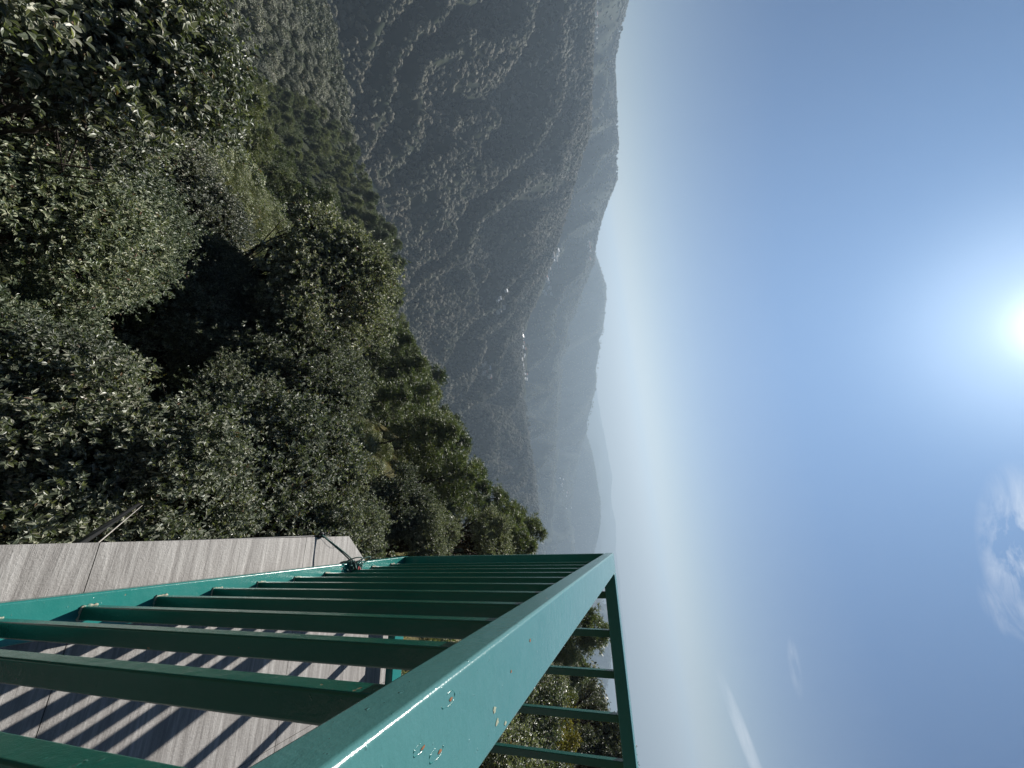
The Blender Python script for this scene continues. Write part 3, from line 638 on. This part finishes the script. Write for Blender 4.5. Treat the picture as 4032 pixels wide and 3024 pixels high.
for k, (V, U) in enumerate(crest):
    d = wdir(V, U); az = math.degrees(math.atan2(d[0], d[1])); r = np.interp(az, L5[:, 0], L5[:, 1]) * .98; x, y = ang_r(az, r); z = float(H(x, y)); zt = d[2] / math.hypot(d[0], d[1]) * r
    h = zt - z; i = k % 5; sc = max(.45, min(1.5, h / PH[i])); PINES[i].place((x, y, z + (h - sc * PH[i]) * .0), q.uniform(0, 6), sc, 'pine on the spur skyline, ' + ORD[k], 'pine'); placed.append((x, y))
SK = sorted([(math.degrees(math.atan2(wdir(V, U)[0], wdir(V, U)[1])), math.degrees(math.asin(wdir(V, U)[2]))) for V, U in crest + [(1600, 1100), (1590, 900), (1500, 750), (1400, 600), (1350, 400)]])
SK = np.array(SK)
n = 0; tries = 0
while n < 279 and tries < 20000:
    tries += 1
    az = q.uniform(-82, 3); lo = np.interp(az, [-82, -66, -60, -48, -35, -24, -10, 3], [100, 74, 64, 56, 46, 36, 32, 34]); hi = np.interp(az, L5[:, 0], L5[:, 1]) * 1.06
    hi = min(hi, np.interp(az, [-82, -76, -72, -66, -60, -55, -48], [112, 125, 150, 235, 330, 260, 200]))
    r = math.sqrt(q.uniform(lo * lo, hi * hi)); x, y = ang_r(az, r)
    if not free(x, y, 4.2 + r * .012): continue
    z = float(H(x, y)); i = q.integers(5); sc = q.uniform(.62, 1.0)
    sc = min(sc, (math.tan(math.radians(np.interp(az, SK[:, 0], SK[:, 1]) - q.uniform(-.7, 1.6))) * r - z) / PH[i])
    if sc < .42: continue
    f = r / hi
    row = 'low on the spur' if f < .6 else ('on the middle of the spur' if f < .85 else 'just under the spur crest')
    side = 'nearest the railing' if az > -18 else ('facing the oaks' if az > -38 else ('on the far left flank' if az > -55 else 'where the spur meets the grey wood'))
    lab = 'dark pine ' + row + ', ' + side
    PINES[i].place((x, y, z), q.uniform(0, 6), sc, lab, 'pine', 'pines ' + row + ', ' + side); placed.append((x, y)); n += 1
# scattered thin pines on the open grass bank, and those seen past the far-end railing
bank = [(420, 330, 42, 'thin pine with a bare stem on the yellow bank, lowest one'), (560, 300, 50, 'pale green pine in the middle of the yellow bank'), (600, 420, 52, 'pale green pine with a long dark stem on the bank'), (690, 350, 62, 'pine where the yellow bank meets the dark stand'), (650, 560, 55, 'bushy pine above the thin oak'), (520, 480, 44, 'small pine between the bank and the light green shrubs'), (700, 200, 70, 'pine behind the close leafy branch end')]
for k, (V, U, r, lab) in enumerate(bank):
    d = wdir(V, U); az = math.degrees(math.atan2(d[0], d[1])); x, y = ang_r(az, r); PINES[(k * 2) % 5].place((x, y, float(H(x, y))), k * 1.3, .62, lab, 'pine'); placed.append((x, y))
rp = [(2385, 2510, 40, .0, 'tall pine with open branches behind the far railing, nearest the corner'), (2315, 2640, 52, 0, 'dark spreading pine between two bars of the far railing'), (2270, 2580, 60, 0, 'pine tucked behind the dark spreading pine'), (2325, 2700, 75, 0, 'pine on the right hand ridge in front of the hazy hill')]
for k, (V, U, r, _, lab) in enumerate(rp):
    d = wdir(V, U); az = math.degrees(math.atan2(d[0], d[1])); x, y = ang_r(az, r); z = float(H(x, y)); zt = d[2] / math.hypot(d[0], d[1]) * r; i = (k * 2 + 1) % 5
    PINES[i].place((x, y, z), k * 1.9, (zt - z) / PH[i], lab, 'pine'); placed.append((x, y))

# ------------------------------------------------------------------ round crowned wood behind the spur
def card_crown(seed, R, n_lobe, n, size):
    q = np.random.default_rng(seed)
    C = unit(q.normal(size=(n_lobe, 3))); C[:, 2] = np.abs(C[:, 2]) - .2; C *= (R * q.uniform(.25, .65, n_lobe))[:, None]; lr = R * q.uniform(.34, .52, n_lobe)
    li = q.integers(0, n_lobe, n); d = unit(q.normal(size=(n, 3)) + [0, 0, .3]); P = C[li] + d * (lr[li] * q.uniform(.8, 1.08, n))[:, None]; P[:, 2] *= .9
    nr = unit(d + q.normal(size=(n, 3)) * .30); a = unit(np.cross(nr, q.normal(size=(n, 3)))) * size * q.uniform(.6, 1.3, n)[:, None]; b = np.cross(nr, a)
    V = np.stack([P - a, P - b * .6, P + a, P + b * .6], 1).reshape(-1, 3); return V, np.arange(n)[:, None] * 4 + np.array([[0, 1, 2, 3]])
ROUND = []
for s_ in range(5):
    V_, F_ = card_crown(60 + s_, 4.6, 9, 2600, .32); V_[:, 2] += 5.2
    mb = MB(); qq = np.random.default_rng(s_); Pt, rt = limb(qq, (0, 0, -1.5), (0, 0, 5), .26, .14, 6, .06); mb.tube(Pt, rt, 6)
    for k in range(4): a = qq.uniform(0, 6.28); Pb, rb = limb(qq, Pt[3], (2.6 * math.cos(a), 2.6 * math.sin(a), 6.5), .12, .05, 5); mb.tube(Pb, rb, 4)
    ROUND.append(Proto('broadleaf_tree', [('trunk', mb.mesh('trunk', [M_bark], True)), ('crown', mesh_np('crown', V_, F_, [M_wood]))]))
n = 0; tries = 0; rest = []
while tries < 60000 and len(rest) < 2600:
    tries += 1
    az = q.uniform(-90, -54); hi = np.interp(az, L5[:, 0], L5[:, 1]) * 1.12; lo = np.interp(az, [-90, -82, -76, -72, -66, -60, -54], [100, 108, 118, 140, 215, 310, 400])
    if hi < lo: continue
    r = math.sqrt(q.uniform(lo * lo, hi * hi)); x, y = ang_r(az, r)
    if not free(x, y, 6.4): continue
    placed.append((x, y)); rest.append((r, az, x, y))
rest.sort()
vis = [t_ for t_ in rest if t_[1] > -84]
for r, az, x, y in vis[:260]:
    side = 'near its lower edge' if r < 210 else 'higher up the slope'
    ROUND[q.integers(5)].place((x, y, float(H(x, y))), q.uniform(0, 6), q.uniform(.75, 1.2), 'round crowned grey green tree in the wood behind the pines, ' + side, 'tree', 'round crowned trees in the grey wood, ' + side)
def blob_forest(name, pts, zs, R, label, seed, matl, sub=2, squash=1.0, cat='forest'):
    import bmesh
    bm_ = bmesh.new(); bmesh.ops.create_icosphere(bm_, subdivisions=sub, radius=1); base = np.array([v.co for v in bm_.verts]); fc = np.array([[v.index for v in f.verts] for f in bm_.faces]); bm_.free()
    q = np.random.default_rng(seed); variants = []
    for k in range(12):
        nb = base.copy(); d_ = unit(q.normal(size=(7, 3))); b_ = np.max(np.clip(nb @ d_.T, 0, 1) ** 5, axis=1)
        nb *= (.66 + .42 * b_ + q.normal(size=len(nb)) * .055)[:, None]; nb[:, 2] *= squash * q.uniform(.85, 1.35); variants.append(nb)
    n = len(pts); vi = q.integers(0, 12, n); nv = len(base); V = np.zeros((n, nv, 3)); variants = np.array(variants)
    a = q.uniform(0, 2 * np.pi, n); v = variants[vi]; ca_, sa_ = np.cos(a)[:, None], np.sin(a)[:, None]
    Rn = R * q.uniform(.6, 1.25, n)[:, None] if np.isscalar(R) else (R * q.uniform(.6, 1.25, n))[:, None]
    V[..., 0] = (v[..., 0] * ca_ - v[..., 1] * sa_) * Rn + pts[:, 0:1]; V[..., 1] = (v[..., 0] * sa_ + v[..., 1] * ca_) * Rn + pts[:, 1:2]; V[..., 2] = v[..., 2] * Rn + zs[:, None] + Rn * .5
    Fq = (np.arange(n)[:, None, None] * nv + fc[None]).reshape(-1, 3)
    return tag(link(name, mesh_np(name, V.reshape(-1, 3), Fq, [matl], False)), label, cat, kind='stuff')
def card_forest(name, pts, zs, R, label, seed, matl, ncard, size, cat='forest'):
    """every tree a lumpy shell of small foliage faces"""
    q = np.random.default_rng(seed); var = [card_crown(seed * 10 + k, 1.0, 7, ncard, size) for k in range(8)]; VV = np.array([v for v, f in var]); fc = var[0][1]
    n = len(pts); vi = q.integers(0, 8, n); a = q.uniform(0, 2 * np.pi, n); v = VV[vi]; ca_, sa_ = np.cos(a)[:, None], np.sin(a)[:, None]; Rn = (R * q.uniform(.6, 1.2, n))[:, None]
    V = np.stack([(v[..., 0] * ca_ - v[..., 1] * sa_) * Rn + pts[:, 0:1], (v[..., 0] * sa_ + v[..., 1] * ca_) * Rn + pts[:, 1:2], v[..., 2] * Rn * 1.1 + zs[:, None] + Rn * .9], -1)
    Fq = (np.arange(n)[:, None, None] * VV.shape[1] + fc[None]).reshape(-1, 4)
    return tag(link(name, mesh_np(name, V.reshape(-1, 3), Fq, [matl])), label, cat, kind='stuff')
rem = np.array([(x, y) for _, _, x, y in vis[260:]] + [(t_[2], t_[3]) for t_ in rest if t_[1] <= -84])
if len(rem): card_forest('broadleaf_wood', rem, H(rem[:, 0], rem[:, 1]), 5.0, 'the rest of the round crowned grey green wood along the skyline of the near slope', 4, M_wood, 420, .12)

# ------------------------------------------------------------------ far forests
def polar_pts(seed, n, az0, az1, r0, r1, keep=None):
    q = np.random.default_rng(seed); az = q.uniform(az0, az1, n); r = np.sqrt(q.uniform(r0 * r0, r1 * r1, n)); a = np.radians(az); P = np.stack([r * np.sin(a), r * np.cos(a)], -1)
    return P
def clearings(P, s=0, thr=.62, sc=90.):
    return vnoise(P[:, 0] / sc + 3, P[:, 1] / sc + 7, 31 + s) < thr + .25 * vnoise(P[:, 0] / 14, P[:, 1] / 14, 77)
P = polar_pts(101, 44000, -86, 10, 500, 1800)
az_ = np.degrees(np.arctan2(P[:, 0], P[:, 1])); r_ = np.hypot(P[:, 0], P[:, 1]); crest_r = np.interp(az_, _L[8][:, 0], _L[8][:, 1]); r5 = np.interp(az_, _L[5][:, 0], _L[5][:, 1])
az2 = np.radians(rng.uniform(-86, 10, 1500)); cr2 = np.interp(np.degrees(az2), _L[8][:, 0], _L[8][:, 1]) * rng.uniform(.985, 1.012, 1500)
P2 = np.stack([cr2 * np.sin(az2), cr2 * np.cos(az2)], -1)
P = P[(r_ < crest_r * 1.04) & (r_ > r5 * 1.25) & clearings(P, 0, .88)]
P = np.concatenate([P, P2]); blob_forest('valley_forest', P, H(P[:, 0], P[:, 1]), 5.5, 'hazy blue grey forest covering the ribbed valley side opposite the balcony', 5, M_far, 3, 1.05)
P = polar_pts(102, 24000, -86, 12, 1750, 3150)
az2 = np.radians(rng.uniform(-86, 10, 2600)); cr2 = np.interp(np.degrees(az2), _L[10][:, 0], _L[10][:, 1]) * rng.uniform(.99, 1.008, 2600)
P = np.concatenate([P, np.stack([cr2 * np.sin(az2), cr2 * np.cos(az2)], -1)]); blob_forest('ridge_forest', P, H(P[:, 0], P[:, 1]), 5.5, 'paler forest on the high ridge behind the ribbed valley side', 6, M_far, 2)
P = polar_pts(103, 13000, -46, 24, 3500, 5000)
blob_forest('far_ridge_forest', P, H(P[:, 0], P[:, 1]), 7, 'faint forest on the low rounded hills beyond', 7, M_far, 1)
P = polar_pts(104, 900, 9, 34, 85, 300)
card_forest('right_hill_forest', P, H(P[:, 0], P[:, 1]), 3.4, 'blue green wood on the knoll seen between the bars of the far railing', 8, M_wood, 1100, .07)

# ------------------------------------------------------------------ ground cover and shrubs on the near slope
P = polar_pts(110, 9000, -92, 35, 5, 60); zs = H(P[:, 0], P[:, 1]); qq = np.random.default_rng(9)
n_ = len(P); k_ = 12; b0 = np.repeat(np.column_stack([P, zs]), k_, 0) + qq.normal(size=(n_ * k_, 3)) * [.12, .12, .02]; ax = unit(qq.normal(size=(n_ * k_, 3)) * .5 + [0, 0, 1]); l = qq.uniform(.15, .5, n_ * k_)[:, None]; sd = unit(np.cross(ax, qq.normal(size=ax.shape))) * .012
V_ = np.stack([b0 - sd, b0 + sd, b0 + ax * l], 1).reshape(-1, 3); M_grass = leaf_mat('dry_grass', (.07, .08, .03), (.13, .12, .05), (.22, .17, .09), .7, .2, .3)
tag(link('grass', mesh_np('grass', V_, np.arange(n_ * k_)[:, None] * 3 + np.array([[0, 1, 2]]), [M_grass])), 'yellow green grass on the open bank below the deck', 'grass', kind='stuff')
P = np.concatenate([polar_pts(111, 900, -45, 35, 40, 110), polar_pts(112, 900, -90, -45, 42, 66)]); P = P[vnoise(P[:, 0] / 9, P[:, 1] / 9, 4) > .34]
card_forest('undergrowth', P, H(P[:, 0], P[:, 1]) - .5, 1.7, 'low scrub filling the steep ground between the trees', 12, M_under, 620, .07, 'undergrowth')
P = polar_pts(113, 900, -90, 35, 8, 52); card_forest('low_bushes', P, H(P[:, 0], P[:, 1]) - .3, 1.1, 'small leaved bushes scattered over the near bank', 14, M_under, 1500, .042, 'undergrowth')

# ------------------------------------------------------------------ far hamlets: small white and grey houses
M_white = mat('whitewash', (.78, .77, .74), .7, .3); M_roofs = [mat('tin_roof', (.55, .57, .60), .35, .5), mat('slate_roof', (.20, .19, .19), .7, .3), mat('red_roof', (.35, .12, .09), .7, .3)]
M_dark = mat('window_opening', (.03, .03, .035), .4, .5)
def house(p, rz, w, d_, h, roof, label, group):
    e = empty('house', tuple(p), rz); b = MB(); b.box(-w / 2, w / 2, -d_ / 2, d_ / 2, -2.5, h); b.build('wall', [M_white], e)
    b = MB(); V = [(-w / 2 - .4, -d_ / 2 - .5, h + .05), (w / 2 + .4, -d_ / 2 - .5, h + .05), (w / 2 + .4, d_ / 2 + .5, h + .05), (-w / 2 - .4, d_ / 2 + .5, h + .05), (-w / 2 - .4, 0, h + 1.9), (w / 2 + .4, 0, h + 1.9)]
    b.add(V, [(0, 1, 5, 4), (2, 3, 4, 5), (0, 3, 2, 1)]); b.add(V, [(0, 4, 3), (1, 2, 5)]); b.build('roof', [roof], e)
    b = MB()
    for k in range(3): x = -w / 2 + w * (k + .5) / 3; b.box(x - .5, x + .5, -d_ / 2 - .06, -d_ / 2 - .01, .9, 2.1)
    b.build('windows', [M_dark], e)
    return tag(e, label, 'house', group)
def hamlet(pts, jit, n, label, group, seed, sc=1.0, lift=0):
    q = np.random.default_rng(seed); pts = np.array(pts, float); L = np.linspace(0, len(pts) - 1, n)
    for k, u in enumerate(L):
        i = min(int(u), len(pts) - 2); V, U = pts[i] + (pts[i + 1] - pts[i]) * (u - i) + q.normal(size=2) * jit
        p = raygo(V, U)
        if np.linalg.norm(p[:2]) < 300: continue
        house((p[0], p[1], float(H(p[0], p[1])) + lift), q.uniform(-.6, .6) - math.radians(math.degrees(math.atan2(p[0], p[1]))), sc * q.uniform(6, 12), sc * q.uniform(5, 7), sc * q.uniform(3, 6), M_roofs[q.choice(3, p=[.6, .25, .15])], label, group)
hamlet([(2052, 1290), (2056, 1360), (2054, 1440), (2062, 1500)], (4, 5), 26, 'white house in the long village strung along the hazy spur crest', 'white houses of the spur village', 1, 1.3, 1.4)
hamlet([(2185, 990), (2180, 1040), (2150, 1100), (2140, 1170)], (9, 8), 22, 'white house scattered on the terraced slope above the spur village', 'white houses on the terraced slope', 2, 1.9, 2)
hamlet([(1965, 1180), (1950, 1230)], (10, 14), 7, 'pale house in the bare clearing on the forest slope', 'pale houses in the clearing', 3, 1.3, 3)
hamlet([(1900, 1440), (1915, 1480)], (8, 8), 7, 'pale house in the small lower clearing between dark trees', 'pale houses in the lower clearing', 4, 1.3, 3)
hamlet([(2345, 20), (2343, 160)], (2, 8), 6, 'tiny white house on the high crest by the terraced field', 'white houses on the high crest', 5, 1.0, 2)
hamlet([(2310, 940), (2318, 1010)], (3, 8), 6, 'tiny white house high on the back ridge', 'white houses on the back ridge', 6, 1.6, 2)
hamlet([(2200, 1880), (2215, 1930), (2240, 2000)], (9, 10), 9, 'faint white house on the low hazy hill near the corner post', 'faint houses on the hazy hill', 7, 1.8, 1)

# terraced fields and bare clearings as real strips of ground following the slope
M_field = mat('dry_terrace', (.24, .20, .14), .95, .1); t = NT(M_field); n = t.noise(.15, 5, .7, t.pos()); t.base(t.ramp(n, [(.3, (.10, .10, .06)), (.55, (.22, .19, .13)), (.75, (.34, .29, .21))]))
def terrace(V0, U0, V1, U1, nrow, depth, name='terraced_field'):
    b = MB()
    for k in range(nrow):
        f = k / max(1, nrow - 1); pr = []
        for u in np.linspace(0, 1, 14): pr.append(raygo(V0 + (V1 - V0) * f, U0 + (U1 - U0) * u))
        pr = np.array(pr); ok = np.hypot(pr[:, 0], pr[:, 1]) > 500
        if ok.sum() < 3: continue
        r0 = np.median(np.hypot(pr[:, 0], pr[:, 1]))
        V = []
        for p in pr:
            a = math.atan2(p[0], p[1]); z = float(H(r0 * math.sin(a), r0 * math.cos(a))) + 1.5
            for dr, dz in ((0, -2.5), (0, 0), (depth, .25), (depth, -2.5)): V.append(((r0 + dr) * math.sin(a), (r0 + dr) * math.cos(a), z + dz))
        n_ = len(pr); F = [(4 * i + j, 4 * i + 4 + j, 4 * i + 5 + j, 4 * i + 1 + j) for i in range(n_ - 1) for j in range(3)]; b.add(V, F)
    if b.n: tag(b.build(name, [M_field]), kind='structure')
terrace(2225, 40, 2262, 235, 6, 9)
terrace(2035, 1330, 2048, 1460, 3, 8)
terrace(1955, 1175, 1975, 1240, 3, 10)

# ------------------------------------------------------------------ concrete parapet and its rail on the path in the hollow
M_par = mat('pale_concrete', (.45, .41, .36), .85, .3); t = NT(M_par); n = t.noise(6, 5, .7, t.pos()); t.base(t.ramp(n, [(.3, (.22, .18, .15)), (.65, (.50, .46, .42))])); t.bump(n, .5, .02)
d1 = 12.2
A0, A1 = raygo(585, 1640, 11.6), raygo(572, 1560, 12.4); A2 = raygo(330, 1410, 14.5)
par = empty('parapet_wall', tuple(A1)); tag(par, 'low pale concrete parapet with a long thin handrail in the dark hollow below', 'parapet')
def wallseg(name, p, q_, h, w, z0, z1, m):
    p, q_ = np.array(p) - A1, np.array(q_) - A1; d_ = q_ - p; n_ = np.array([-d_[1], d_[0], 0]); n_ /= np.linalg.norm(n_); n_ *= w / 2
    V = []
    for c_ in (p, q_):
        for s_ in (-1, 1):
            for z in (z0, z1): V.append(c_ + n_ * s_ + [0, 0, z])
    b = MB(); b.add(V, [(0, 1, 3, 2), (4, 6, 7, 5), (0, 4, 5, 1), (2, 3, 7, 6), (0, 2, 6, 4), (1, 5, 7, 3)]); return bevel(b.build(name, [m], par), .01, 2)
wallseg('wall', A0, A1, 0, .16, -1.3, -.10, M_par); wallseg('coping', A0, A1, 0, .22, -.098, 0, M_white)
b = MB(); b.tube([A1 - A1, (A1 + A2) / 2 - A1 + [0, 0, -.04], A2 - A1], .035, 8); b.build('handrail', [M_par], par, True)
for f in (.12, .45, .8):
    p_ = A1 + (A2 - A1) * f - A1; b = MB(); b.tube([p_, p_ + [0, 0, -.9]], .02, 6); b.build('post', [M_par], par, True)

# reddish path beyond the far-end railing
M_red_soil = mat('red_soil', (.30, .19, .14), .95, .1); t = NT(M_red_soil); n = t.noise(3, 5, .7, t.pos()); t.base(t.ramp(n, [(.3, (.16, .09, .07)), (.7, (.36, .25, .2))]))
b = MB(); V = []
for k, f in enumerate(np.linspace(0, 1, 16)):
    a = math.radians(10 + 17 * f)
    for r_ in (19 + 1.5 * math.sin(6 * f), 23.5 + 1.5 * math.sin(6 * f)):
        x, y = r_ * math.sin(a), r_ * math.cos(a); V.append((x, y, float(H(x, y)) + .25))
b.add(V, [(2 * i, 2 * i + 1, 2 * i + 3, 2 * i + 2) for i in range(15)]); tag(b.build('dirt_path', [M_red_soil], None, True), kind='structure')

# ------------------------------------------------------------------ the air
M_haze = bpy.data.materials.new('haze_air'); M_haze.use_nodes = True; hn = M_haze.node_tree.nodes; hl = M_haze.node_tree.links; hn.clear()
ho = hn.new('ShaderNodeOutputMaterial'); hv = hn.new('ShaderNodeVolumePrincipled'); hv.inputs['Color'].default_value = (.455, .588, .715, 1); hv.inputs['Density'].default_value = HAZE; hv.inputs['Anisotropy'].default_value = .35
hl.new(hv.outputs[0], ho.inputs['Volume'])
b = MB(); b.box(-13200, 13200, -13200, 13200, -1320, 320); hz = b.build('haze', [M_haze]); tag(hz, kind='stuff'); hz['label'] = 'pale blue haze filling the valley'
